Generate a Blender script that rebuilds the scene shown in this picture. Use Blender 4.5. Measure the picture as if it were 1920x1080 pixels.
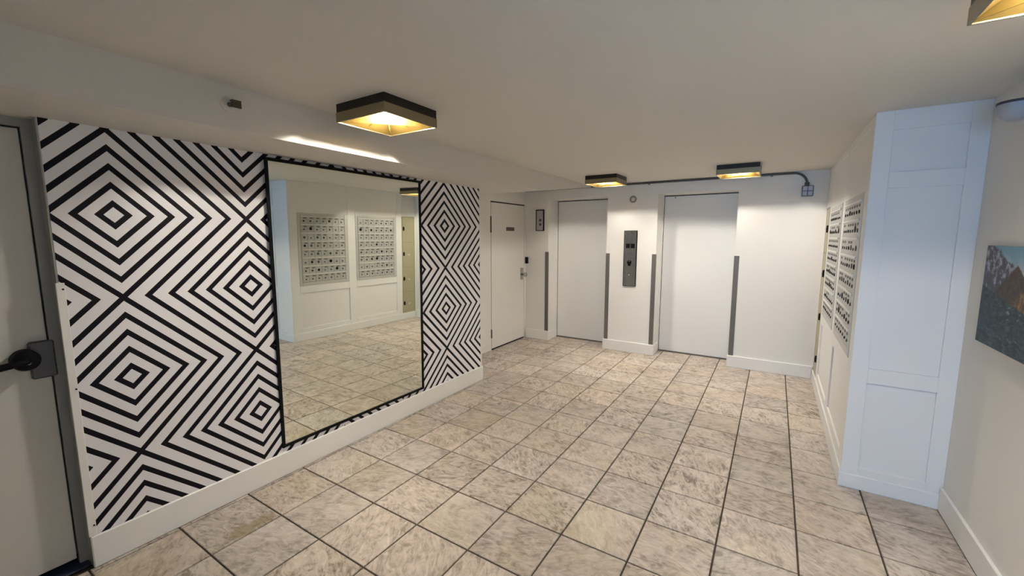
import bpy, bmesh, math, random
from mathutils import Vector, Matrix

for o in list(bpy.data.objects):
    bpy.data.objects.remove(o)
S = bpy.context.scene
COL = S.collection
T = 0.35                                   # side of one floor tile in metres; all numbers below are in tiles
rnd = random.Random(7)

# ------------------------------------------------------------------ camera
cam_d = bpy.data.cameras.new('camera')
cam = bpy.data.objects.new('camera', cam_d)
COL.objects.link(cam)
S.camera = cam
cam_d.sensor_width = 36.0
cam_d.lens = 780.75 * 36.0 / 1920.0
cam_d.clip_start = 0.01
FWD = Vector((-0.52834, 0.84032, -0.12131)).normalized()
RGT = Vector((0.846598, 0.532233, -0.000373))
RGT = (RGT - FWD * RGT.dot(FWD)).normalized()
UP = RGT.cross(FWD)
M = Matrix((RGT, UP, -FWD)).transposed().to_4x4()
M.translation = Vector((5.4535, -4.2890, 4.4479)) * T
cam.matrix_world = M

# ------------------------------------------------------------------ world, daylight through the entrance glazing, exposure
W = bpy.data.worlds.new('world')
S.world = W
W.use_nodes = True
WN = W.node_tree
bgn = WN.nodes['Background']
bgn.inputs[0].default_value = (0.27, 0.53, 1.0, 1)
bgn.inputs[1].default_value = 8.5
por_d = bpy.data.lights.new('entrance_portal', 'AREA')
por_d.shape = 'RECTANGLE'
por_d.size = 3.2 * T
por_d.size_y = 5.6 * T
por_d.cycles.is_portal = True
por = bpy.data.objects.new('entrance_portal', por_d)
por.location = (6.26 * T, -13.85 * T, 2.95 * T)
por.rotation_euler = (math.radians(90), 0, 0)
COL.objects.link(por)
BULB = 800.0

S.view_settings.view_transform = 'Standard'
S.view_settings.look = 'None'
S.view_settings.gamma = 1.0
S.view_settings.use_curve_mapping = False
S.view_settings.exposure = 1.04

# ------------------------------------------------------------------ material helpers
class NB:
    def __init__(self, name):
        self.m = bpy.data.materials.new(name)
        self.m.use_nodes = True
        self.t = self.m.node_tree
        self.b = self.t.nodes['Principled BSDF']
    def n(self, typ, **kw):
        nd = self.t.nodes.new(typ)
        for k, v in kw.items():
            setattr(nd, k, v)
        return nd
    def put(self, sock, v):
        if isinstance(v, bpy.types.NodeSocket):
            self.t.links.new(v, sock)
        else:
            sock.default_value = v
    def math(self, op, a, b=None, c=None, clamp=False):
        nd = self.n('ShaderNodeMath', operation=op, use_clamp=clamp)
        self.put(nd.inputs[0], a)
        if b is not None: self.put(nd.inputs[1], b)
        if c is not None: self.put(nd.inputs[2], c)
        return nd.outputs[0]
    def step(self, v, lo, hi):
        nd = self.n('ShaderNodeMapRange', interpolation_type='SMOOTHSTEP')
        self.put(nd.inputs[0], v); nd.inputs[1].default_value = lo; nd.inputs[2].default_value = hi
        return nd.outputs[0]
    def mix(self, f, a, b):
        nd = self.n('ShaderNodeMix', data_type='RGBA')
        self.put(nd.inputs[0], f)
        for i, v in ((6, a), (7, b)):
            if isinstance(v, tuple) and len(v) == 3: v = (*v, 1)
            self.put(nd.inputs[i], v)
        return nd.outputs[2]
    def noise(self, vec, scale, detail=4, rough=0.55, dist=0.0):
        nd = self.n('ShaderNodeTexNoise')
        if vec is not None: self.put(nd.inputs['Vector'], vec)
        nd.inputs['Scale'].default_value = scale
        nd.inputs['Detail'].default_value = detail
        nd.inputs['Roughness'].default_value = rough
        nd.inputs['Distortion'].default_value = dist
        return nd.outputs[0]
    def bump(self, h, strength, dist):
        nd = self.n('ShaderNodeBump')
        nd.inputs['Strength'].default_value = strength
        nd.inputs['Distance'].default_value = dist
        self.put(nd.inputs['Height'], h)
        self.t.links.new(nd.outputs[0], self.b.inputs['Normal'])
    def objc(self):
        return self.n('ShaderNodeTexCoord').outputs['Object']
    def pos(self):
        return self.n('ShaderNodeNewGeometry').outputs['Position']
    def xyz(self, v):
        nd = self.n('ShaderNodeSeparateXYZ'); self.put(nd.inputs[0], v)
        return nd.outputs
    def set(self, color=None, rough=None, metal=None):
        if color is not None:
            if isinstance(color, tuple) and len(color) == 3: color = (*color, 1)
            self.put(self.b.inputs['Base Color'], color)
        if rough is not None: self.put(self.b.inputs['Roughness'], rough)
        if metal is not None: self.put(self.b.inputs['Metallic'], metal)
        return self

def paint(name, col, rough=0.55, bump=0.12, scale=260, var=0.03):
    k = NB(name)
    p = k.pos()
    lo = tuple(c * (1 - var) for c in col)
    k.set(k.mix(k.noise(p, 2.2, 3), lo, col), rough)
    k.bump(k.noise(p, scale, 2), bump, 0.002)
    return k.m

def plain(name, col, rough=0.5, metal=0.0, grain=0.0):
    k = NB(name)
    if max(col) < 0.009: k.b.inputs['Specular IOR Level'].default_value = 0.12
    p = k.objc()
    lo = tuple(c * 0.9 for c in col)
    k.set(k.mix(k.noise(p, 30, 3), lo, col), rough, metal)
    if grain: k.bump(k.noise(p, 400, 2), grain, 0.001)
    return k.m

def brushed(name, col, rough=0.3):
    k = NB(name)
    mp = k.n('ShaderNodeMapping'); k.put(mp.inputs[0], k.objc()); mp.inputs['Scale'].default_value = (200, 200, 6)
    nz = k.noise(mp.outputs[0], 3, 3)
    k.set(k.mix(nz, tuple(c * 0.85 for c in col), col), k.math('MULTIPLY_ADD', nz, 0.15, rough - 0.07), 1.0)
    return k.m

def emis(name, col, s):
    k = NB(name)
    k.set(col, 0.4)
    k.b.inputs['Emission Color'].default_value = (*col, 1)
    k.b.inputs['Emission Strength'].default_value = s
    return k.m

MT = {}
MT['wall'] = paint('wall_paint', (0.80, 0.785, 0.75))
MT['ceiling'] = paint('ceiling_paint', (0.68, 0.655, 0.60), 0.75, 0.25, 180)
MT['trim'] = paint('trim_paint', (0.82, 0.81, 0.775), 0.4, 0.05, 120)
MT['panel'] = paint('panel_paint', (0.80, 0.80, 0.785), 0.42, 0.08, 160)
MT['rightwall'] = paint('right_wall_paint', (0.77, 0.755, 0.715), 0.6, 0.2, 220)
MT['liftdoor'] = paint('lift_door_paint', (0.80, 0.795, 0.77), 0.42, 0.05, 300)
MT['steeldoor'] = paint('door_paint', (0.60, 0.58, 0.53), 0.5, 0.1, 220)
MT['greyframe'] = paint('door_frame_paint', (0.33, 0.325, 0.30), 0.5, 0.08, 200)
MT['grout'] = paint('grout', (0.085, 0.06, 0.042), 0.9, 0.4, 300, 0.3)
MT['darkgap'] = plain('dark_gap', (0.012, 0.011, 0.010), 0.8)
MT['black'] = plain('black_plastic', (0.004, 0.004, 0.005), 0.55)
MT['blackframe'] = plain('black_frame', (0.006, 0.006, 0.006), 0.4)
MT['navy'] = plain('navy_rubber', (0.012, 0.016, 0.05), 0.6)
MT['guard'] = plain('corner_guard_metal', (0.16, 0.15, 0.135), 0.5, 0.25)
MT['steel'] = brushed('brushed_steel', (0.40, 0.40, 0.40), 0.28)
MT['silver'] = brushed('silver_plate', (0.55, 0.56, 0.60), 0.35)
MT['plate'] = plain('grey_guard_plate', (0.12, 0.12, 0.125), 0.5, 0.6)
MT['chrome'] = plain('chrome', (0.6, 0.6, 0.58), 0.15, 1.0)
MT['bronze'] = plain('dark_bronze', (0.030, 0.027, 0.022), 0.35, 0.6)
MT['brass'] = plain('aged_brass', (0.30, 0.26, 0.16), 0.32, 0.75)
MT['gold'] = plain('gold_reflector', (0.22, 0.145, 0.030), 0.5, 0.1)
MT['bulb'] = emis('bulb_glow', (1.0, 0.935, 0.835), BULB)
MT['conduit'] = plain('conduit_metal', (0.10, 0.095, 0.088), 0.5, 0.4)
MT['jbox'] = plain('junction_box_metal', (0.42, 0.43, 0.45), 0.45, 0.4)
MT['jlines'] = plain('junction_box_edge', (0.14, 0.145, 0.15), 0.5, 0.3)
MT['mailmetal'] = plain('mailbox_aluminium', (0.52, 0.52, 0.50), 0.42, 0.35, 0.1)
MT['mailframe'] = plain('mailbox_frame_aluminium', (0.58, 0.58, 0.55), 0.4, 0.35)
MT['mailledge'] = plain('mailbox_ledge_aluminium', (0.74, 0.74, 0.71), 0.35, 0.2)
MT['tag'] = plain('name_tag', (0.13, 0.13, 0.125), 0.6)
MT['lock'] = plain('lock_metal', (0.10, 0.10, 0.095), 0.3, 0.7)
MT['lockdark'] = plain('lock_black', (0.008, 0.008, 0.008), 0.4)
MT['tan'] = plain('tan_locker_paint', (0.42, 0.38, 0.25), 0.45)
MT['tandark'] = plain('tan_locker_frame', (0.33, 0.30, 0.20), 0.5)
MT['white'] = plain('white_plastic', (0.75, 0.75, 0.73), 0.4)
MT['cream'] = plain('cream_plastic', (0.62, 0.60, 0.54), 0.45)
MT['ring'] = plain('detector_ring', (0.36, 0.34, 0.29), 0.5)
MT['domegrey'] = plain('dome_grey', (0.40, 0.42, 0.46), 0.35)
MT['domedark'] = plain('dome_dark', (0.05, 0.05, 0.055), 0.4)
MT['sprinkler'] = plain('sprinkler_brass', (0.10, 0.085, 0.06), 0.4, 0.8)
MT['sign'] = plain('sign_bronze', (0.12, 0.11, 0.085), 0.45, 0.5)
MT['canvas'] = plain('canvas_edge', (0.10, 0.12, 0.15), 0.7)

# mirror glass: silvered, faintly green
k = NB('mirror_glass'); k.set(k.mix(k.noise(k.objc(), 3, 2), (0.86, 0.885, 0.80), (0.88, 0.90, 0.82)), 0.012, 1.0); MT['mirror'] = k.m

# entrance glass: thin pane
k = NB('entrance_glass')
tr = k.n('ShaderNodeBsdfTransparent'); tr.inputs[0].default_value = (0.93, 0.97, 0.96, 1)
gl = k.n('ShaderNodeBsdfGlossy'); gl.inputs['Roughness'].default_value = 0.02
fr = k.n('ShaderNodeFresnel'); fr.inputs[0].default_value = 1.45
mx = k.n('ShaderNodeMixShader')
k.t.links.new(fr.outputs[0], mx.inputs[0]); k.t.links.new(tr.outputs[0], mx.inputs[1]); k.t.links.new(gl.outputs[0], mx.inputs[2])
k.t.links.new(mx.outputs[0], k.t.nodes['Material Output'].inputs[0])
MT['glass'] = k.m

# wallpaper print: nested black diamonds on white
k = NB('diamond_wallpaper')
px = k.xyz(k.pos())
HP, VP = 1.66 * T, 1.1175 * T                       # half periods of the repeat
fa = k.math('PINGPONG', k.math('SUBTRACT', px[1], -2.335 * T), HP)
fb = k.math('PINGPONG', k.math('SUBTRACT', px[2], 4.745 * T), VP)
da = k.math('ADD', fa, fb)
r = k.math('DIVIDE', k.math('MINIMUM', da, k.math('SUBTRACT', HP + VP, da)), T)
ringd = k.math('PINGPONG', k.math('SUBTRACT', r, 0.15), 0.2415 / 2)
line = k.math('MULTIPLY', k.math('LESS_THAN', ringd, 0.046), k.math('LESS_THAN', r, 1.22))
line = k.math('MAXIMUM', line, k.math('GREATER_THAN', r, 1.389 - 0.046))
k.set(k.mix(line, (0.80, 0.785, 0.80), (0.006, 0.005, 0.009)), 0.55)
k.b.inputs['Specular IOR Level'].default_value = 0.15
MT['wallpaper'] = k.m

# floor tile: taupe stone-look porcelain with dark slanting veins, different on every tile
k = NB('stone_tile')
oi = k.n('ShaderNodeObjectInfo')
r1 = oi.outputs['Random']
r2 = k.math('FRACT', k.math('MULTIPLY', r1, 17.31))
r3 = k.math('FRACT', k.math('MULTIPLY', r1, 91.7))
vr = k.n('ShaderNodeVectorRotate', rotation_type='Z_AXIS')
k.put(vr.inputs['Vector'], k.objc())
k.put(vr.inputs['Angle'], k.math('MULTIPLY_ADD', k.math('FLOOR', k.math('MULTIPLY', r2, 4.0)), math.pi / 2 * 2, k.math('MULTIPLY_ADD', r3, 2.0, -0.6)))
off = k.n('ShaderNodeCombineXYZ')
k.put(off.inputs[0], k.math('MULTIPLY', r1, 57.0)); k.put(off.inputs[1], k.math('MULTIPLY', r2, 43.0)); k.put(off.inputs[2], k.math('MULTIPLY', r3, 31.0))
va = k.n('ShaderNodeVectorMath', operation='ADD')
k.put(va.inputs[0], vr.outputs[0]); k.put(va.inputs[1], off.outputs[0])
st = k.n('ShaderNodeMapping'); k.put(st.inputs[0], va.outputs[0]); st.inputs['Scale'].default_value = (6.0, 13.5, 6)
veins = k.noise(st.outputs[0], 1.7, 6, 0.62, 2.0)
fine = k.noise(st.outputs[0], 5.0, 5, 0.68, 1.5)
cloud = k.noise(va.outputs[0], 7.0, 5, 0.62, 1.0)
base = k.mix(k.step(cloud, 0.32, 0.72), (0.405, 0.340, 0.285), (0.555, 0.482, 0.420))
dark = k.math('MULTIPLY', k.step(k.math('ADD', k.math('MULTIPLY', veins, 0.72), k.math('MULTIPLY', fine, 0.28)), 0.475, 0.60), k.math('MULTIPLY_ADD', k.step(cloud, 0.36, 0.66), -0.7, 1.0))
base = k.mix(k.math('MULTIPLY', dark, k.math('MULTIPLY_ADD', k.math('FRACT', k.math('MULTIPLY', r1, 233.0)), 0.65, 0.4)), base, (0.15, 0.11, 0.085))
lite = k.math('MULTIPLY', k.step(veins, 0.46, 0.34), 0.45)
base = k.mix(lite, base, (0.70, 0.63, 0.555))
base = k.mix(k.math('MULTIPLY', k.step(k.noise(va.outputs[0], 2.2, 2), 0.5, 0.75), 0.35), base, (0.53, 0.455, 0.30))
hsv = k.n('ShaderNodeHueSaturation')
k.put(hsv.inputs['Value'], k.math('MULTIPLY_ADD', r3, 0.22, 0.88)); k.put(hsv.inputs['Saturation'], k.math('MULTIPLY_ADD', r2, 0.3, 0.85))
k.put(hsv.inputs['Color'], base)
# one old brown water mark that crosses two tiles by the left baseboard
wp = k.xyz(k.pos())
wx = k.math('SUBTRACT', wp[0], -1.14 * T); wy = k.math('SUBTRACT', wp[1], -1.42 * T)
sn = k.math('MULTIPLY', k.math('SUBTRACT', k.noise(k.pos(), 14, 4), 0.5), 0.14)
dist = k.math('ADD', k.math('SQRT', k.math('ADD', k.math('POWER', k.math('MULTIPLY', wx, 1.7), 2.0), k.math('POWER', k.math('MULTIPLY', wy, 0.62), 2.0))), sn)
stain = k.math('MULTIPLY', k.step(dist, 0.11, 0.05), 0.62)
k.set(k.mix(stain, hsv.outputs[0], (0.20, 0.14, 0.055)), k.math('MULTIPLY_ADD', dark, 0.2, 0.33))
k.b.inputs['Specular IOR Level'].default_value = 0.4
k.bump(k.math('ADD', veins, k.math('MULTIPLY', fine, 0.5)), 0.35, 0.003)
MT['tile'] = k.m

# painted landscape on canvas: sky, snowy ridge, brown headland, golden slope, dark water with foam
k = NB('landscape_print')
ob = k.xyz(k.objc())
s_ = k.math('DIVIDE', k.math('MULTIPLY', ob[1], -1.0), T)        # tiles from the far (left) edge; object origin sits there
t_ = k.math('DIVIDE', ob[2], T)                                   # tiles above the lower edge
nv = k.objc()
n1 = k.math('SUBTRACT', k.noise(nv, 9, 5, 0.6), 0.5)
n2 = k.math('SUBTRACT', k.noise(nv, 28, 5, 0.65), 0.5)
mpn = k.n('ShaderNodeMapping'); k.put(mpn.inputs[0], nv); mpn.inputs['Scale'].default_value = (1, 9, 22)
n3 = k.noise(mpn.outputs[0], 2.4, 5, 0.65, 0.8)
sky = k.mix(k.step(k.math('ADD', t_, k.math('MULTIPLY', n1, 0.7)), 0.9, 1.3), (0.50, 0.56, 0.62), (0.19, 0.38, 0.50))
ridge_h = k.math('MULTIPLY_ADD', s_, -0.42, 1.45)
ridge = k.step(k.math('SUBTRACT', k.math('ADD', ridge_h, k.math('MULTIPLY', n1, 0.25)), t_), -0.02, 0.03)
ridge_c = k.mix(k.step(k.math('ADD', n2, k.math('MULTIPLY', n1, 0.6)), -0.02, 0.14), (0.075, 0.072, 0.10), (0.40, 0.42, 0.50))
colr = k.mix(ridge, sky, ridge_c)
head_h = k.math('MULTIPLY_ADD', k.math('ABSOLUTE', k.math('SUBTRACT', s_, 0.93)), -0.72, 1.12)
head = k.step(k.math('SUBTRACT', k.math('ADD', head_h, k.math('MULTIPLY', n2, 0.06)), t_), -0.01, 0.02)
colr = k.mix(head, colr, k.mix(k.step(n2, -0.15, 0.2), (0.050, 0.036, 0.026), (0.105, 0.070, 0.042)))
gold_f = k.math('MULTIPLY', k.step(k.math('ADD', k.math('SUBTRACT', s_, k.math('MULTIPLY', k.math('SUBTRACT', t_, 0.6), 1.4)), k.math('MULTIPLY', n2, 0.35)), 0.78, 0.95), k.step(k.math('SUBTRACT', 0.84, t_), 0.0, 0.10))
colr = k.mix(k.math('MULTIPLY', gold_f, head), colr, k.mix(k.step(n2, -0.1, 0.15), (0.10, 0.055, 0.025), (0.36, 0.21, 0.09)))
sea_h = k.math('ADD', k.math('MULTIPLY_ADD', s_, -0.20, 0.80), k.math('MULTIPLY', n1, 0.16))
sea = k.step(k.math('SUBTRACT', sea_h, t_), -0.01, 0.02)
sea_c = k.mix(k.step(n3, 0.40, 0.62), (0.012, 0.028, 0.038), (0.045, 0.085, 0.105))
foam = k.math('MULTIPLY', k.step(n3, 0.60, 0.72), k.step(k.math('ABSOLUTE', k.math('SUBTRACT', s_, 0.95)), 0.55, 0.1))
sea_c = k.mix(foam, sea_c, (0.38, 0.44, 0.50))
colr = k.mix(sea, colr, sea_c)
k.set(colr, 0.55)
MT['print'] = k.m

# ------------------------------------------------------------------ geometry helpers (all arguments in tiles)
WO = {}                                                              # world origin of each object, metres
def link(name, bm, mat, parent=None, origin=None, smooth=False):
    for v in bm.verts: v.co *= T
    if origin is None:
        xs = [v.co.x for v in bm.verts]; ys = [v.co.y for v in bm.verts]; zs = [v.co.z for v in bm.verts]
        og = Vector(((min(xs) + max(xs)) / 2, (min(ys) + max(ys)) / 2, min(zs)))
    else:
        og = Vector(origin) * T
    for v in bm.verts: v.co -= og
    bmesh.ops.recalc_face_normals(bm, faces=bm.faces)
    me = bpy.data.meshes.new(name)
    bm.to_mesh(me); bm.free()
    if smooth:
        for f in me.polygons: f.use_smooth = True
    me.materials.append(mat if not isinstance(mat, str) else MT[mat])
    o = bpy.data.objects.new(name, me)
    COL.objects.link(o)
    WO[o.name] = og
    if parent is not None:
        o.parent = parent
        o.location = og - WO[parent.name]
    else:
        o.location = og
    return o

def abox(bm, x0, x1, y0, y1, z0, z1, bevel=0.0, seg=1):
    vs = [bm.verts.new((x, y, z)) for x in (x0, x1) for y in (y0, y1) for z in (z0, z1)]
    fs = []
    for idx in ((0, 1, 3, 2), (4, 6, 7, 5), (0, 4, 5, 1), (2, 3, 7, 6), (0, 2, 6, 4), (1, 5, 7, 3)):
        fs.append(bm.faces.new([vs[i] for i in idx]))
    if bevel:
        es = list({e for f in fs for e in f.edges})
        bmesh.ops.bevel(bm, geom=es, offset=bevel, segments=seg, affect='EDGES', profile=0.5)
    return bm

def box(name, b, mat, parent=None, bevel=0.0, origin=None, seg=1):
    return link(name, abox(bmesh.new(), *b, bevel=bevel, seg=seg), mat, parent, origin)

def boxes(name, bs, mat, parent=None, bevel=0.0, origin=None):
    bm = bmesh.new()
    for b in bs: abox(bm, *b, bevel=bevel)
    return link(name, bm, mat, parent, origin)

def acyl(bm, c, axis, r, h, n=20, r2=None):
    """cylinder or cone starting at c and running h along the axis direction (vector)"""
    ax = Vector(axis).normalized()
    rot = Vector((0, 0, 1)).rotation_difference(ax).to_matrix().to_4x4()
    mt = Matrix.Translation(Vector(c) + ax * h / 2) @ rot
    bmesh.ops.create_cone(bm, cap_ends=True, segments=n, radius1=r, radius2=r if r2 is None else r2, depth=h, matrix=mt)
    return bm

def cyl(name, c, axis, r, h, mat, parent=None, n=20, r2=None):
    return link(name, acyl(bmesh.new(), c, axis, r, h, n, r2), mat, parent)

def tube(bm, pts, r, n=10):
    pts = [Vector(p) for p in pts]
    rings = []
    ref = Vector((0.13, 0.97, 0.2)).normalized()
    for i, p in enumerate(pts):
        d = (pts[min(i + 1, len(pts) - 1)] - pts[max(i - 1, 0)]).normalized()
        u = d.cross(ref).normalized(); v = d.cross(u)
        rings.append([bm.verts.new(p + (u * math.cos(2 * math.pi * j / n) + v * math.sin(2 * math.pi * j / n)) * r) for j in range(n)])
    for A, B in zip(rings, rings[1:]):
        for j in range(n): bm.faces.new((A[j], A[(j + 1) % n], B[(j + 1) % n], B[j]))
    bm.faces.new(rings[0]); bm.faces.new(rings[-1])
    return bm

def lathe(bm, c, axis, prof, n=24):
    """profile of (radius, along) pairs turned about the axis through c"""
    rot = Vector((0, 0, 1)).rotation_difference(Vector(axis).normalized()).to_matrix()
    rings = []
    for r, h in prof:
        if r < 1e-6:
            rings.append([bm.verts.new(Vector(c) + rot @ Vector((0, 0, h)))])
        else:
            rings.append([bm.verts.new(Vector(c) + rot @ Vector((r * math.cos(2 * math.pi * j / n), r * math.sin(2 * math.pi * j / n), h))) for j in range(n)])
    for A, B in zip(rings, rings[1:]):
        for j in range(n):
            j2 = (j + 1) % n
            if len(A) == 1 and len(B) == 1: continue
            if len(A) == 1: bm.faces.new((A[0], B[j], B[j2]))
            elif len(B) == 1: bm.faces.new((A[j], A[j2], B[0]))
            else: bm.faces.new((A[j], A[j2], B[j2], B[j]))
    return bm

def thing(name, loc, label, cat, group=None):
    o = bpy.data.objects.new(name, None)
    o.empty_display_size = 0.05
    COL.objects.link(o)
    o.location = Vector(loc) * T
    WO[o.name] = Vector(loc) * T
    return tag(o, label, cat, group)

def tag(o, label, cat, group=None):
    o['label'] = label; o['category'] = cat
    if group: o['group'] = group
    return o

def struct(o, label=None, cat=None):
    o['kind'] = 'structure'
    if label: o['label'] = label
    if cat: o['category'] = cat
    return o

def dup(src, parent, shift):
    c = src.copy()
    COL.objects.link(c)
    c.parent = parent
    if parent is not None and shift is None:
        c.location = src.location
    else:
        c.location = src.location + Vector(shift) * T
    return c

ZC, ZS = 6.45, 5.87            # ceiling, underside of the soffit
XL, XD, XM, XR = -2.09, -3.80, 6.71, 8.03
YB, YE, YR, YQ = 11.55, 12.42, -6.5, -14.0
YC = 4.824                     # front of the mailbox block

# ------------------------------------------------------------------ floor and its tiles
floor = struct(boxes('floor', [(-3.9, 8.2, YQ - 0.2, 12.7, -0.3, -0.022)], 'grout', origin=(0, 0, -0.022)),
               'taupe stone-look tile floor with dark brown grout', 'floor')
regions = [(-2.085, 8.02, YR, YC), (-2.085, 6.72, YC, YB), (-3.79, -2.085, 5.93, YB), (4.5, 8.02, YQ, YR), (-2.68, -0.14, YB, YE), (1.77, 4.32, YB, YE), (-2.6, -2.085, -5.7, -2.95)]
G = 0.012
full_mesh = None
def tile_at(x0, x1, y0, y1):
    global full_mesh
    cx, cy = math.floor((x0 + x1) / 2) + .5, math.floor((y0 + y1) / 2) + .5
    whole = (x1 - x0 > 0.97 and y1 - y0 > 0.97)
    if whole and full_mesh is not None:
        o = bpy.data.objects.new('tile', full_mesh)
        COL.objects.link(o)
        o.parent = floor
        o.location = Vector((cx, cy, -0.05)) * T - WO[floor.name]
    else:
        bm = abox(bmesh.new(), x0, x1, y0, y1, -0.05, 0.0)
        top = [e for e in bm.edges if all(v.co.z > -0.001 for v in e.verts)]
        bmesh.ops.bevel(bm, geom=top, offset=0.006, segments=1, affect='EDGES')
        o = link('tile', bm, 'tile', floor, origin=(cx, cy, -0.05))
        if whole: full_mesh = o.data
for i in range(-4, 9):
    for j in range(-14, 13):
        for (rx0, rx1, ry0, ry1) in regions[:4]:
            x0, x1 = max(i + G, rx0), min(i + 1 - G, rx1)
            y0, y1 = max(j + G, ry0), min(j + 1 - G, ry1)
            if x1 - x0 > 0.04 and y1 - y0 > 0.04:
                tile_at(x0, x1, y0, y1)
for (qx0, qx1, qy0, qy1) in regions[4:6]:
    for i in range(-4, 6):
        for j in (11, 12):
            x0, x1 = max(i + G, qx0), min(i + 1 - G, qx1)
            y0, y1 = max(j + G, YB + 0.002), min(j + 1 - G, qy1)
            if x1 - x0 > 0.04 and y1 - y0 > 0.04: tile_at(x0, x1, y0, y1)

# ------------------------------------------------------------------ ceiling and soffit
ceiling = struct(box('ceiling', (-3.9, 8.2, YQ - 0.2, 12.7, ZC, ZC + 0.3), 'ceiling'), 'low cream painted ceiling', 'ceiling')
bm = bmesh.new()
XS = -0.80
def V(*c): return bm.verts.new(c)
a0, a1, a2, a3 = V(XD, YR, ZS), V(XS, YR, ZS), V(XS, YR, ZC), V(XD, YR, ZC)
b0, b1, b2, b3 = V(XD, 7.2, ZS), V(XS, 7.2, ZS), V(XS, 7.2, ZC), V(XD, 7.2, ZC)
c1, c0 = V(XS, YB, ZC), V(XD, YB, ZC)
c1b, c0b = V(XS, YB, ZC - 0.06), V(XD, YB, ZC - 0.06)
for f in ((a0, a1, a2, a3), (a0, b0, b1, a1), (a1, b1, b2, a2), (a3, a2, b2, b3), (a0, a3, b3, b0),
          (b0, c0b, c1b, b1), (b1, c1b, c1, b2), (b3, b2, c1, c0), (b0, b3, c0, c0b), (c0b, c0, c1, c1b)):
    bm.faces.new(f)
soffit = struct(link('ceiling_soffit', bm, 'ceiling'), 'dropped plaster soffit running along the patterned wall', 'ceiling')
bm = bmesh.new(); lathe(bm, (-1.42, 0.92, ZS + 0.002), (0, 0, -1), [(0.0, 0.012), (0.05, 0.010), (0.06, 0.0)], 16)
link('caustic_patch', bm, 'white', soffit)  # white disc stands in for a spot of reflected light on the soffit

# ------------------------------------------------------------------ left wall with the diamond paper
YW0, YW1 = -2.93, 5.92
wall_left = struct(boxes('wall_left', [(XD, XL, YW0, YW1, -0.02, ZS), (XD - 0.1, -2.62, YR, YW0, -0.02, ZS), (-2.62, XL, YR, -5.75, -0.02, ZS)], 'wall'),
                   'left wall covered with bold black and white diamond wallpaper', 'wall')
box('wallpaper', (XL, XL + 0.006, YW0 + 0.005, YW1 - 0.06, 0.44, ZS), 'wallpaper', wall_left)['label'] = 'bold black and white nested diamond wallpaper'
link('corner_bead', abox(bmesh.new(), XL, XL + 0.012, YW1 - 0.06, YW1, 0.44, ZS), 'wall', wall_left)
cs = box('corner_strip', (XL - 0.01, XL + 0.022, YW0 - 0.030, YW0 + 0.05, 0.452, 3.88), 'trim', wall_left, 0.004)
for zz in (0.60, 2.50, 3.80):
    cyl('screw', (XL + 0.022, YW0 + 0.03, zz), (1, 0, 0), 0.011, 0.006, 'lockdark', cs, 8)
bb = boxes('baseboard_left', [(XL, -2.05, YW0 - 0.02, YW1 + 0.03, 0.0, 0.45)], 'trim', bevel=0.012)
struct(bb, 'tall white baseboard under the diamond wallpaper', 'baseboard')

# left door in its grey steel frame
df = boxes('trim_1', [(-2.40, -2.30, -3.035, YW0 - 0.002, -0.02, ZS), (-2.40, -2.30, -5.75, -5.62, -0.02, ZS), (-2.40, -2.30, -5.62, -3.035, 5.765, ZS),
                      (-2.62, -2.40, -3.0, YW0 - 0.002, -0.02, ZS), (-2.62, -2.40, -5.75, -5.66, -0.02, ZS),
                      (-2.30, XL, YW0 - 0.014, YW0 - 0.002, -0.02, ZS)], 'greyframe')
struct(df, 'grey steel door frame beside the diamond wallpaper', 'door frame')
d1 = struct(box('door_1', (-2.46, -2.335, -5.61, -3.05, 0.10, 5.745), 'steeldoor', bevel=0.008), 'cream flush steel door at the left edge', 'door')
box('threshold', (-2.6, -2.16, -5.6, -2.955, 0.0, 0.03), 'navy', d1, 0.01)
lg = boxes('latch_guard', [(-2.335, -2.285, -3.228, -2.995, 2.675, 3.155)], 'plate', d1, 0.02)
# lever set: rose and lever
lv = link('lever_lock', lathe(bmesh.new(), (-2.335, -3.265, 2.95), (1, 0, 0), [(0.0, 0.0), (0.125, 0.0), (0.125, 0.15), (0.105, 0.20), (0.0, 0.215)], 28), 'black', d1, smooth=False)
bm = bmesh.new()
tube(bm, [(-2.13, -3.265, 2.95), (-2.10, -3.30, 2.95), (-2.10, -3.36, 2.945), (-2.105, -3.50, 2.925), (-2.12, -3.66, 2.91), (-2.14, -3.74, 2.905)], 0.042, 10)
link('lever', bm, 'black', lv, smooth=True)
cyl('key_cylinder', (-2.118, -3.262, 2.935), (1, 0, 0), 0.024, 0.012, 'chrome', lv, 12)

# ------------------------------------------------------------------ alcove wall with its door
wall_alcove = struct(boxes('wall_alcove', [(XD - 0.2, XD, YW1, 8.90, -0.02, ZC), (XD - 0.2, XD, 11.43, YE + 0.3, -0.02, ZC), (XD - 0.2, XD, 8.90, 11.43, 5.82, ZC), (XD - 0.2, XD - 0.12, 8.9, 11.43, -0.02, 5.82)], 'wall'),
                     'white alcove wall left of the elevators', 'wall')
bba = struct(box('baseboard_alcove', (XD, XD + 0.02, YW1, 8.86, 0.0, 0.30), 'trim', bevel=0.006), 'low white baseboard at the alcove door', 'baseboard')
box('head_gap', (XD - 0.10, XD + 0.004, 8.90, 11.43, 5.775, 5.82), 'darkgap', wall_alcove)
box('side_gap', (XD - 0.10, XD - 0.01, 8.90, 8.93, 0.03, 5.78), 'darkgap', wall_alcove)
box('side_gap', (XD - 0.10, XD - 0.01, 11.40, 11.43, 0.03, 5.78), 'darkgap', wall_alcove)
d2 = struct(box('door_2', (XD - 0.10, XD + 0.006, 8.925, 11.405, 0.05, 5.772), 'wall', bevel=0.006), 'white flush door in the alcove beside the elevators', 'door')
box('bottom_gap', (XD - 0.09, XD - 0.005, 8.93, 11.40, 0.0, 0.05), 'darkgap', d2)
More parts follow.
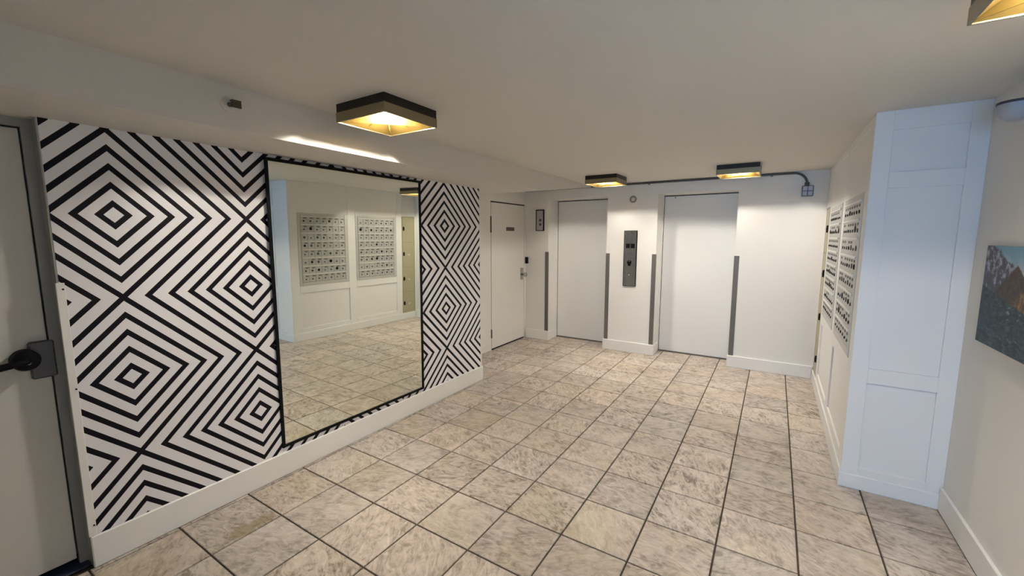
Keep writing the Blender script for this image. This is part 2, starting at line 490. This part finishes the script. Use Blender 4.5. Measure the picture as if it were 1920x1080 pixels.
box('name_plate', (XD + 0.006, XD + 0.022, 9.98, 10.58, 4.70, 4.85), 'sign', d2, 0.005)
for z0, z1 in ((4.62, 5.24), (0.49, 0.83)):
    h = box('hinge', (XD + 0.002, XD + 0.018, 8.865, 8.915, z0, z1), 'guard', d2)
    cyl('hinge_pin', (XD + 0.022, 8.905, z0), (0, 0, 1), 0.016, z1 - z0, 'lock', h, 8)
ro = box('lock_plate', (XD + 0.006, XD + 0.022, 11.08, 11.33, 2.62, 3.12), 'chrome', d2, 0.01)
link('knob', lathe(bmesh.new(), (XD + 0.02, 11.2, 2.84), (1, 0, 0), [(0.0, 0.0), (0.05, 0.0), (0.04, 0.09), (0.09, 0.14), (0.10, 0.19), (0.07, 0.235), (0.0, 0.24)], 16), 'chrome', ro, smooth=True)

# ------------------------------------------------------------------ back wall, elevator openings
OP = [(-2.69, -0.13), (1.76, 4.33)]
ZO = 6.0
wb = [(XD, OP[0][0], YB, YE + 0.3, -0.02, ZC), (OP[0][1], OP[1][0], YB, YE + 0.3, -0.02, ZC), (OP[1][1], 8.2, YB, YE + 0.3, -0.02, ZC),
      (OP[0][0], OP[0][1], YB, YE + 0.3, ZO, ZC), (OP[1][0], OP[1][1], YB, YE + 0.3, ZO, ZC), (OP[0][0], OP[0][1], YE + 0.14, YE + 0.3, -0.02, ZO), (OP[1][0], OP[1][1], YE + 0.14, YE + 0.3, -0.02, ZO)]
wlab = ['white wall between the alcove door and the first elevator', 'white pier between the two elevators', 'white wall right of the second elevator', 'white wall above the first elevator', 'white wall above the second elevator', 'shaft wall behind the first elevator door', 'shaft wall behind the second elevator door']
for b_, l_ in zip(wb, wlab): struct(box('wall_back', b_, 'wall'), l_, 'wall')
bl = []
for x0, x1, l, r in ((XD + 0.03, OP[0][0], 0, 1), (OP[0][1], OP[1][0], 1, 1), (OP[1][1], XM - 0.03, 1, 0)):
    bl.append((x0 - (0.05 if l else 0), x1 + (0.05 if r else 0), YB - 0.06, YB, 0.0, 0.40))
    if r: bl.append((x1, x1 + 0.05, YB, YE - 0.12, 0.0, 0.38))
    if l: bl.append((x0 - 0.05, x0, YB, YE - 0.12, 0.0, 0.38))
names = ['white baseboard between alcove door and first elevator', 'white baseboard on the pier between the elevators', 'white baseboard right of the second elevator']
for idx, grp in enumerate((bl[0:2], bl[2:5], bl[5:7])):
    struct(boxes('baseboard_back', grp, 'trim', bevel=0.010), names[idx], 'baseboard')
for di, (x0, x1) in enumerate(OP):
    e = thing('elevator_door', (x0 + (x1 - x0) / 2, YE, 0), ('white elevator door left of the call panel', 'white elevator door right of the call panel')[di], 'elevator door', 'elevator doors')
    box('door_panel', (x0 + 0.045, x1 - 0.03, YE, YE + 0.10, 0.035, ZO - 0.035), 'liftdoor', e, 0.006)
    boxes('door_gap', [(x0, x0 + 0.045, YE + 0.05, YE + 0.12, 0, ZO), (x1 - 0.03, x1, YE + 0.05, YE + 0.12, 0, ZO), (x0 + .045, x1 - .03, YE + 0.05, YE + 0.12, ZO - 0.035, ZO), (x0 + .045, x1 - .03, YE + 0.02, YE + 0.12, 0, 0.035)], 'darkgap', e)
    box('jamb', (x0 - 0.0, x0 + 0.03, YE - 0.10, YE, 0.0, ZO), 'trim', e, 0.004)
    box('sill', (x0, x1, YE - 0.07, YE + 0.02, 0.002, 0.02), 'guard', e)
    for sx in ((x0 + 0.42,) if di else (x1 - 0.06,)):
        cyl('door_stud', (sx, YE, ZO - 0.09), (0, -1, 0), 0.022, 0.02, 'lock', e, 8)
gl_ = ['grey metal corner guard nearest the alcove door', 'grey metal corner guard left of the call panel', 'grey metal corner guard right of the call panel', 'grey metal corner guard right of the second elevator']
for gi, (xc, sgn) in enumerate(((OP[0][0], -1), (OP[0][1], 1), (OP[1][0], -1), (OP[1][1], 1))):
    z0, z1 = 0.405, 3.82
    w = 0.14
    bm = bmesh.new()
    abox(bm, min(xc, xc + sgn * w), max(xc, xc + sgn * w), YB - 0.014, YB, z0, z1)
    abox(bm, min(xc, xc - sgn * 0.014), max(xc, xc - sgn * 0.014), YB - 0.014, YB + 0.03, z0, z1)
    o = link('corner_guard', bm, 'guard')
    tag(o, gl_[gi], 'corner guard', 'elevator corner guards')

# hall lantern
y = YB
hl = thing('elevator_indicator', (-3.08, y, 4.71), 'small silver elevator indicator with dark rim by the alcove door', 'indicator')
boxes('rim', [(-3.275, -3.245, y - 0.05, y, 4.71, 5.60), (-2.925, -2.885, y - 0.05, y, 4.71, 5.60), (-3.245, -2.925, y - 0.05, y, 4.71, 4.74), (-3.245, -2.925, y - 0.05, y, 5.565, 5.60)], 'black', hl)
box('face', (-3.245, -2.925, y - 0.04, y, 4.74, 5.565), 'silver', hl)
for zz in (4.98, 5.16):
    cyl('lamp_lens', (-3.06, y - 0.04, zz), (0, -1, 0), 0.055, 0.015, 'domedark', hl, 14)
# call station
cp = thing('elevator_call_panel', (0.81, y, 2.58), 'tall brushed steel elevator call panel between the two elevators', 'call panel')
box('backplate', (0.56, 1.06, y - 0.03, y, 2.58, 4.69), 'black', cp)
box('faceplate', (0.585, 1.035, y - 0.055, y - 0.03, 2.60, 4.675), 'steel', cp, 0.006)
for xx in (0.655, 0.835):
    box('display_window', (xx, xx + 0.15, y - 0.062, y - 0.055, 4.03, 4.20), 'lockdark', cp)
ks = cyl('key_switch', (0.80, y - 0.055, 3.49), (0, -1, 0), 0.085, 0.02, 'black', cp, 18)
cyl('key_core', (0.805, y - 0.075, 3.54), (0, -1, 0), 0.03, 0.012, 'chrome', ks, 12)
box('key_tab', (0.745, 0.855, y - 0.07, y - 0.055, 3.36, 3.46), 'black', ks)
cb = cyl('call_button', (0.81, y - 0.055, 3.02), (0, -1, 0), 0.045, 0.012, 'lock', cp, 14)
cyl('button_cap', (0.81, y - 0.067, 3.02), (0, -1, 0), 0.028, 0.012, 'white', cb, 12)
# smoke / heat detector
dt = thing('round_detector', (0.85, y, 5.74), 'small round cream detector on the pier above the call panel', 'detector')
link('base', lathe(bmesh.new(), (0.85, y, 5.85), (0, -1, 0), [(0.0, 0.0), (0.13, 0.0), (0.13, 0.03), (0.115, 0.045), (0.10, 0.03), (0.0, 0.03)], 24), 'ring', dt)
link('sensor', lathe(bmesh.new(), (0.86, y - 0.03, 5.855), (0, -1, 0), [(0.075, 0.0), (0.07, 0.035), (0.03, 0.06), (0.0, 0.062)], 18), 'cream', dt)
# black strike box on the corner
bk = thing('black_reader', (-3.72, y, 3.30), 'tiny black box in the corner above the alcove door knob', 'reader')
box('case', (-3.785, -3.655, y - 0.07, y, 3.30, 3.58), 'black', bk, 0.012)
box('face', (-3.765, -3.675, y - 0.078, y - 0.07, 3.34, 3.54), 'lockdark', bk)
# conduit with bend and junction box
bm = bmesh.new()
zc = ZC - 0.045
pts = [(XD + 0.03, y - 0.045, zc), (0.0, y - 0.045, zc), (3.0, y - 0.045, zc), (5.76, y - 0.045, zc)]
R_ = 0.36
for a_ in range(1, 9):
    an = a_ / 8 * math.pi / 2
    pts.append((5.80 + R_ * math.sin(an), y - 0.045, zc - R_ * (1 - math.cos(an))))
pts.append((6.16, y - 0.045, 6.0))
cd = thing('conduit', (1.2, y, zc - 0.045), 'thin metal conduit along the ceiling edge bending down to a box', 'conduit')
link('pipe', tube(bm, pts, 0.033, 10), 'conduit', cd, smooth=True)
for sx in (1.4, 5.2):
    boxes('pipe_strap', [(sx, sx + 0.06, y - 0.095, y, zc - 0.06, zc - 0.045)], 'conduit', cd)
cyl('connector', (6.16, y - 0.045, 6.0), (0, 0, 1), 0.06, 0.10, 'conduit', cd, 12)
jb = thing('junction_box', (6.185, y, 5.68), 'square grey metal junction box below the conduit bend', 'junction box')
box('case', (6.035, 6.335, y - 0.13, y, 5.68, 6.0), 'jlines', jb, 0.02)
for (jx, jz) in ((6.055, 5.70), (6.19, 5.70), (6.055, 5.845), (6.19, 5.845)):
    box('cover_square', (jx, jx + 0.125, y - 0.142, y - 0.13, jz, jz + 0.135), 'jbox', jb, 0.012)

# ------------------------------------------------------------------ mailbox block on the right: stiles, rails, recessed panels
wall_mail = struct(boxes('wall_mailbox', [(XM + 0.035, 8.1, YC + 0.035, YB, -0.02, ZC)], 'panel'), 'white panelled block that holds the mailboxes', 'wall')
A = (5.215, 7.465); B = (7.905, 10.21); L = (10.63, 11.46)
ZT, ZBm = 5.19, 2.30
def mstile(y0, y1, z0, z1): box('stile', (XM, XM + 0.036, y0, y1, z0, z1), 'panel', wall_mail, 0.005)
def mrail(y0, y1, z0, z1): box('rail', (XM, XM + 0.036, y0, y1, z0, z1), 'panel', wall_mail, 0.005)
mstile(YC + 0.036, A[0] - 0.03, 0, ZC)
mstile(A[1] + 0.03, B[0] - 0.03, 0, ZC)
mstile(B[1] + 0.03, L[0] - 0.02, 0, ZC)
mstile(L[1] + 0.02, YB - 0.002, 0, ZC)
for (y0, y1) in (A, B):
    mrail(y0 - 0.03, y1 + 0.03, ZT + 0.03, 5.48)
    mrail(y0 - 0.03, y1 + 0.03, 1.98, ZBm - 0.03)
    mrail(y0 - 0.03, y1 + 0.03, 0.0, 0.52)
    mrail(y0 - 0.03, y1 + 0.03, 6.28, ZC)
    box('panel', (XM + 0.010, XM + 0.036, y0 - 0.03, y1 + 0.03, 5.48, 6.28), 'panel', wall_mail)
mrail(L[0] - 0.02, L[1] + 0.02, 5.30, ZC)
struct(box('baseboard_mailbox', (XM - 0.03, XM, YC + 0.0, YB - 0.07, 0.0, 0.33), 'panel', bevel=0.008), 'white baseboard below the mailboxes', 'baseboard')
# front of the block, facing the camera
def fbar(nm, x0, x1, z0, z1): box(nm, (x0, x1, YC, YC + 0.036, z0, z1), 'panel', wall_mail, 0.004)
fbar('stile', XM, 6.943, 0.0, ZC); fbar('stile', 7.815, XR, 0.0, ZC)
for z0, z1 in ((0.0, 0.40), (1.95, 2.205), (5.235, 5.49), (6.15, ZC)): fbar('rail', 6.943, 7.815, z0, z1)
struct(box('baseboard_block', (XM - 0.028, 8.0, YC - 0.022, YC, 0.0, 0.26), 'panel', bevel=0.008), 'white baseboard across the front of the panelled block', 'baseboard')

# mailbox units
def mail_unit(yy, label, seed, src=None):
    u = thing('mailbox_unit', (XM, (yy[0] + yy[1]) / 2, ZBm), label, 'mailboxes', 'apartment mailbox banks')
    y0, y1 = yy
    fx = XM - 0.012
    box('backing', (XM + 0.02, XM + 0.034, y0, y1, ZBm, ZT), 'jlines', u)
    for nm, b_ in (('frame_side', (fx, XM + 0.03, y0 - 0.03, y0 + 0.09, ZBm - 0.03, ZT + 0.03)), ('frame_side', (fx, XM + 0.03, y1 - 0.15, y1 + 0.03, ZBm - 0.03, ZT + 0.03)),
                   ('frame_rail', (fx, XM + 0.03, y0 + 0.09, y1 - 0.15, ZT - 0.07, ZT + 0.03)), ('frame_rail', (fx, XM + 0.03, y0 + 0.09, y1 - 0.15, ZBm - 0.03, ZBm + 0.10))):
        box(nm, b_, 'mailframe', u, 0.006)
    ya, yb = y0 + 0.10, y1 - 0.16
    za, zb = ZBm + 0.11, ZT - 0.08
    dw, dh = (yb - ya) / 7, (zb - za) / 8
    rr = random.Random(seed)
    proto = protol = protot = None
    big = {(4, 2), (5, 1), (1, 6)} if seed == 1 else {(0, 6), (3, 2)}
    for r in range(8):
        z0 = za + r * dh
        box('ledge', (fx - 0.022, XM + 0.01, ya, yb, z0 + dh - 0.040, z0 + dh + 0.002), 'mailledge', u, 0.006)
        for c in range(7):
            yl = ya + c * dw
            if proto is None:
                d = proto = box('mail_door', (fx + 0.002, XM + 0.02, yl + 0.003, yl + dw - 0.003, z0 + 0.002, z0 + dh - 0.040), 'mailmetal', u, 0.003)
            else:
                d = proto.copy(); COL.objects.link(d); d.parent = u
                d.location = proto.location + Vector((0, c * dw, r * dh)) * T
            if protol is None:
                lk = protol = link('lock', lathe(bmesh.new(), (fx + 0.002, yl + dw * 0.5, z0 + dh * 0.38), (-1, 0, 0), [(0.0, 0.0), (0.034, 0.0), (0.034, 0.012), (0.02, 0.018), (0.0, 0.018)], 10), 'lock', d)
                tg = protot = box('name_tag', (fx - 0.004, fx + 0.002, yl + dw * 0.45, yl + dw * 0.9, z0 + dh * 0.66, z0 + dh * 0.80), 'tag', d)
                # local offsets of the prototypes relative to their door
            else:
                lk = protol.copy(); COL.objects.link(lk); lk.parent = d; lk.location = protol.location
                if rr.random() < 0.86:
                    tg = protot.copy(); COL.objects.link(tg); tg.parent = d; tg.location = protot.location
            sc = rr.choice((0.8, 0.9, 1.0, 1.0, 1.1, 1.5))
            if (c, r) in big:
                sc = 1.9
                lk.data = lk.data.copy(); lk.data.materials[0] = MT['lockdark']
            elif rr.random() < 0.35:
                if 'dark_lock' not in bpy.data.meshes:
                    dm = protol.data.copy(); dm.name = 'dark_lock'; dm.materials[0] = MT['lockdark']
                lk.data = bpy.data.meshes['dark_lock']
            lk.scale = (1.0, sc, sc)
    return u
mail_unit(A, 'silver mailbox bank nearest the camera on the right wall', 1)
mail_unit(B, 'silver mailbox bank between the nearer bank and the tan lockers', 2)

# tan parcel lockers
pl = thing('parcel_locker', (XM, (L[0] + L[1]) / 2, 0.12), 'tan metal parcel locker column of four doors in the far right corner', 'locker')
boxes('body', [(XM + 0.012, XM + 0.034, L[0], L[1], 0.10, 5.28), (XM - 0.004, XM + 0.02, L[0] - 0.015, L[0] + 0.02, 0.10, 5.28), (XM - 0.004, XM + 0.02, L[1] - 0.02, L[1] + 0.015, 0.10, 5.28)], 'tandark', pl)
zs = [0.14, 1.42, 2.70, 3.97, 5.26]
for i in range(4):
    d = box('locker_door', (XM - 0.002, XM + 0.015, L[0] + 0.025, L[1] - 0.025, zs[i] + 0.012, zs[i + 1] - 0.012), 'tan', pl, 0.005)
    zm = (zs[i] + zs[i + 1]) / 2
    link('latch', lathe(bmesh.new(), (XM - 0.002, L[0] + 0.09, zm), (-1, 0, 0), [(0.0, 0.0), (0.05, 0.0), (0.045, 0.04), (0.0, 0.05)], 12), 'lockdark', d).scale = (1, 1, 2.2)
    if i < 3:
        box('number_tag', (XM - 0.006, XM - 0.002, L[0] + 0.36, L[0] + 0.50, zm - 0.02, zm + 0.04), 'cream', d)

# ------------------------------------------------------------------ right wall, canvas print, dome
wall_right = struct(box('wall_right', (XR, 8.2, YQ, YC + 0.05, -0.02, ZC), 'rightwall'), 'pale grey right wall with a mountain picture', 'wall')
struct(box('baseboard_right', (7.985, XR, YQ, YC - 0.024, 0.0, 0.40), 'trim', bevel=0.012), 'white baseboard along the right wall', 'baseboard')
pic = thing('canvas_picture', (7.98, 4.20, 2.99), 'unframed mountain and sea picture on the right wall', 'picture')
box('stretcher', (7.975, XR, 2.10, 4.18, 2.99, 4.33), 'canvas', pic, 0.004)
box('painted_face', (7.966, 7.975, 2.10, 4.18, 2.99, 4.33), 'print', pic, origin=(7.966, 4.18, 2.99))
dm_ = thing('dome_camera', (XR, 3.56, 5.86), 'rounded grey dome fitting high on the right wall near the ceiling', 'dome')
link('shadow_mount', lathe(bmesh.new(), (XR - 0.17, 3.56, 6.09), (0, 0, -1), [(0.0, -0.015), (0.172, -0.015), (0.172, 0.015), (0.0, 0.015)], 24), 'domedark', dm_)  # dark colour carries the shadow line along the top of the dome
link('dome', lathe(bmesh.new(), (XR - 0.17, 3.56, 6.075), (0, 0, -1), [(0.165, 0.0), (0.16, 0.08), (0.13, 0.15), (0.07, 0.20), (0.0, 0.215)], 24), 'domegrey', dm_, smooth=True)
box('bracket', (XR - 0.10, XR, 3.51, 3.61, 6.08, 6.20), 'domedark', dm_, 0.01)

# ------------------------------------------------------------------ rear wall and glazed entrance; unseen hallway added to keep daylight off the left
struct(box('wall_rear_unseen', (-3.9, 4.5, YR - 0.2, YR, -0.02, ZC), 'wall'), 'unseen white wall behind the viewer, opposite the elevators', 'wall')
struct(box('wall_hallway_added', (4.3, 4.5, YQ, YR - 0.2, -0.02, ZC), 'wall'), 'added white side wall behind the viewer that keeps daylight off the left', 'wall')
struct(boxes('wall_entrance_added', [(4.3, 8.2, YQ - 0.2, YQ, 5.75, ZC), (7.9, 8.2, YQ - 0.2, YQ, -0.02, 5.75), (4.3, 4.62, YQ - 0.2, YQ, -0.02, 5.75)], 'wall'), 'end wall of the added hallway behind the viewer', 'wall')
win = struct(boxes('window_1', [(4.62, 4.72, YQ - 0.16, YQ - 0.04, 0.0, 5.75), (7.8, 7.9, YQ - 0.16, YQ - 0.04, 0.0, 5.75), (6.21, 6.31, YQ - 0.16, YQ - 0.04, 0.14, 5.65), (4.72, 7.8, YQ - 0.16, YQ - 0.04, 5.65, 5.75), (4.72, 7.8, YQ - 0.16, YQ - 0.04, 0.0, 0.14)], 'blackframe'), 'unseen glazed entrance behind the viewer', 'window')
box('pane', (4.72, 6.21, YQ - 0.105, YQ - 0.095, 0.14, 5.65), 'glass', win)
box('pane', (6.31, 7.8, YQ - 0.105, YQ - 0.095, 0.14, 5.65), 'glass', win)

# ------------------------------------------------------------------ wall mirror (leans a hair forward)
MC = Vector((-2.03, 1.5, 3.2))
mir = thing('wall_mirror', (0, 0, 0), 'large mirror in a thin black frame on the diamond wallpaper', 'mirror')
y0, y1, z0, z1 = -1.85, 1.83, -2.66, 2.61
fw = 0.055
mb = [('frame_side', (-0.014, 0.018, y0, y0 + fw, z0, z1)), ('frame_side', (-0.014, 0.018, y1 - fw, y1, z0, z1)), ('frame_rail', (-0.014, 0.018, y0 + fw, y1 - fw, z1 - fw, z1)), ('frame_rail', (-0.014, 0.018, y0 + fw, y1 - fw, z0, z0 + fw))]
for nm, b_ in mb: box(nm, b_, 'blackframe', mir, 0.004)
box('glass', (-0.010, 0.0, y0 + fw - 0.01, y1 - fw + 0.01, z0 + fw - 0.01, z1 - fw + 0.01), 'mirror', mir)
mir.location = MC * T
mir.rotation_euler = (0, 0.0114, -0.0079)

# ------------------------------------------------------------------ sidewall sprinkler on the soffit face
sp = thing('sprinkler_head', (XS, -1.39, 6.06), 'small dark sidewall sprinkler head on the soffit above the diamond wallpaper', 'sprinkler')
link('escutcheon', lathe(bmesh.new(), (XS, -1.40, 6.19), (1, 0, 0), [(0.0, 0.0), (0.10, 0.0), (0.095, 0.012), (0.05, 0.03), (0.0, 0.03)], 24), 'ceiling', sp)
cyl('stem', (XS + 0.02, -1.40, 6.19), (1, 0, -0.1), 0.032, 0.09, 'sprinkler', sp, 12)
bm = bmesh.new()
for sg in (-1, 1):
    tube(bm, [(XS + 0.09, -1.40, 6.18), (XS + 0.12, -1.40 + sg * 0.045, 6.175), (XS + 0.17, -1.40 + sg * 0.045, 6.165), (XS + 0.21, -1.40, 6.16)], 0.012, 6)
link('yoke', bm, 'sprinkler', sp)
box('deflector', (XS + 0.205, XS + 0.222, -1.455, -1.345, 6.115, 6.20), 'sprinkler', sp, 0.004)
box('hood', (XS + 0.15, XS + 0.222, -1.455, -1.345, 6.20, 6.212), 'sprinkler', sp)

# ------------------------------------------------------------------ square ceiling lights
def ceiling_light(cx, cy, label):
    z0, zm, z1 = 6.185, 6.325, ZC
    h = 0.535
    t = thing('ceiling_light', (cx, cy, z0), label, 'ceiling light', 'square brass ceiling lights')
    def ring(nm, hh, za, zb, th, mat):
        boxes(nm, [(cx - hh, cx + hh, cy - hh, cy - hh + th, za, zb), (cx - hh, cx + hh, cy + hh - th, cy + hh, za, zb), (cx - hh, cx - hh + th, cy - hh + th, cy + hh - th, za, zb), (cx + hh - th, cx + hh, cy - hh + th, cy + hh - th, za, zb)], mat, t)
    ring('upper_band', h - 0.006, zm, z1, 0.03, 'bronze')
    ring('lower_band', h, z0, zm, 0.02, 'brass')
    # gold reflector: shallow inverted pan
    bm = bmesh.new()
    lo, hi = h - 0.022, 0.20
    zl, zh = z0 + 0.012, z0 + 0.235
    a_ = [bm.verts.new((cx + sx * lo, cy + sy * lo, zl)) for sx, sy in ((-1, -1), (1, -1), (1, 1), (-1, 1))]
    b_ = [bm.verts.new((cx + sx * hi, cy + sy * hi, zh)) for sx, sy in ((-1, -1), (1, -1), (1, 1), (-1, 1))]
    for i in range(4): bm.faces.new((a_[i], a_[(i + 1) % 4], b_[(i + 1) % 4], b_[i]))
    bm.faces.new(b_)
    link('reflector', bm, 'gold', t)
    # diagonal and cross vanes that hang from the reflector
    for ang in range(8):
        an = math.pi / 4 * ang
        diag = ang % 2
        d_ = Vector((math.cos(an), math.sin(an), 0)); n_ = Vector((-d_.y, d_.x, 0)) * 0.004
        end = lo * (math.sqrt(2) if diag else 1.0) - 0.01
        mid = hi * (math.sqrt(2) if diag else 1.0)
        c0 = Vector((cx, cy, 0))
        prof = [(0.0, z0 + 0.014), (end, zl), (mid, zh - 0.004), (0.0, zh - 0.03)]
        if not diag: prof = [(0.19, z0 + 0.13), (end * 0.9, zl + 0.03), (mid, zh - 0.004), (0.19, zh - 0.004)]
        bm = bmesh.new()
        f1 = [bm.verts.new(c0 + d_ * r + n_ + Vector((0, 0, zz))) for r, zz in prof]
        f2 = [bm.verts.new(c0 + d_ * r - n_ + Vector((0, 0, zz))) for r, zz in prof]
        bm.faces.new(f1); bm.faces.new(f2[::-1])
        for i in range(4): bm.faces.new((f1[i], f1[(i + 1) % 4], f2[(i + 1) % 4], f2[i]))
        link('vane', bm, 'gold', t)
    link('bulb', lathe(bmesh.new(), (cx, cy, zh - 0.002), (0, 0, -1), [(0.155, 0.0), (0.155, 0.01), (0.13, 0.02), (0.0, 0.026)], 24), 'bulb', t, smooth=True)
    return t
ceiling_light(0.20, 0.42, 'square bronze ceiling light with gold vanes in front of the mirror')
ceiling_light(0.53, 9.46, 'square bronze ceiling light above the first elevator')
ceiling_light(4.45, 9.50, 'square bronze ceiling light above the second elevator')
ceiling_light(7.22, 0.32, 'square bronze ceiling light cut off by the upper right corner')
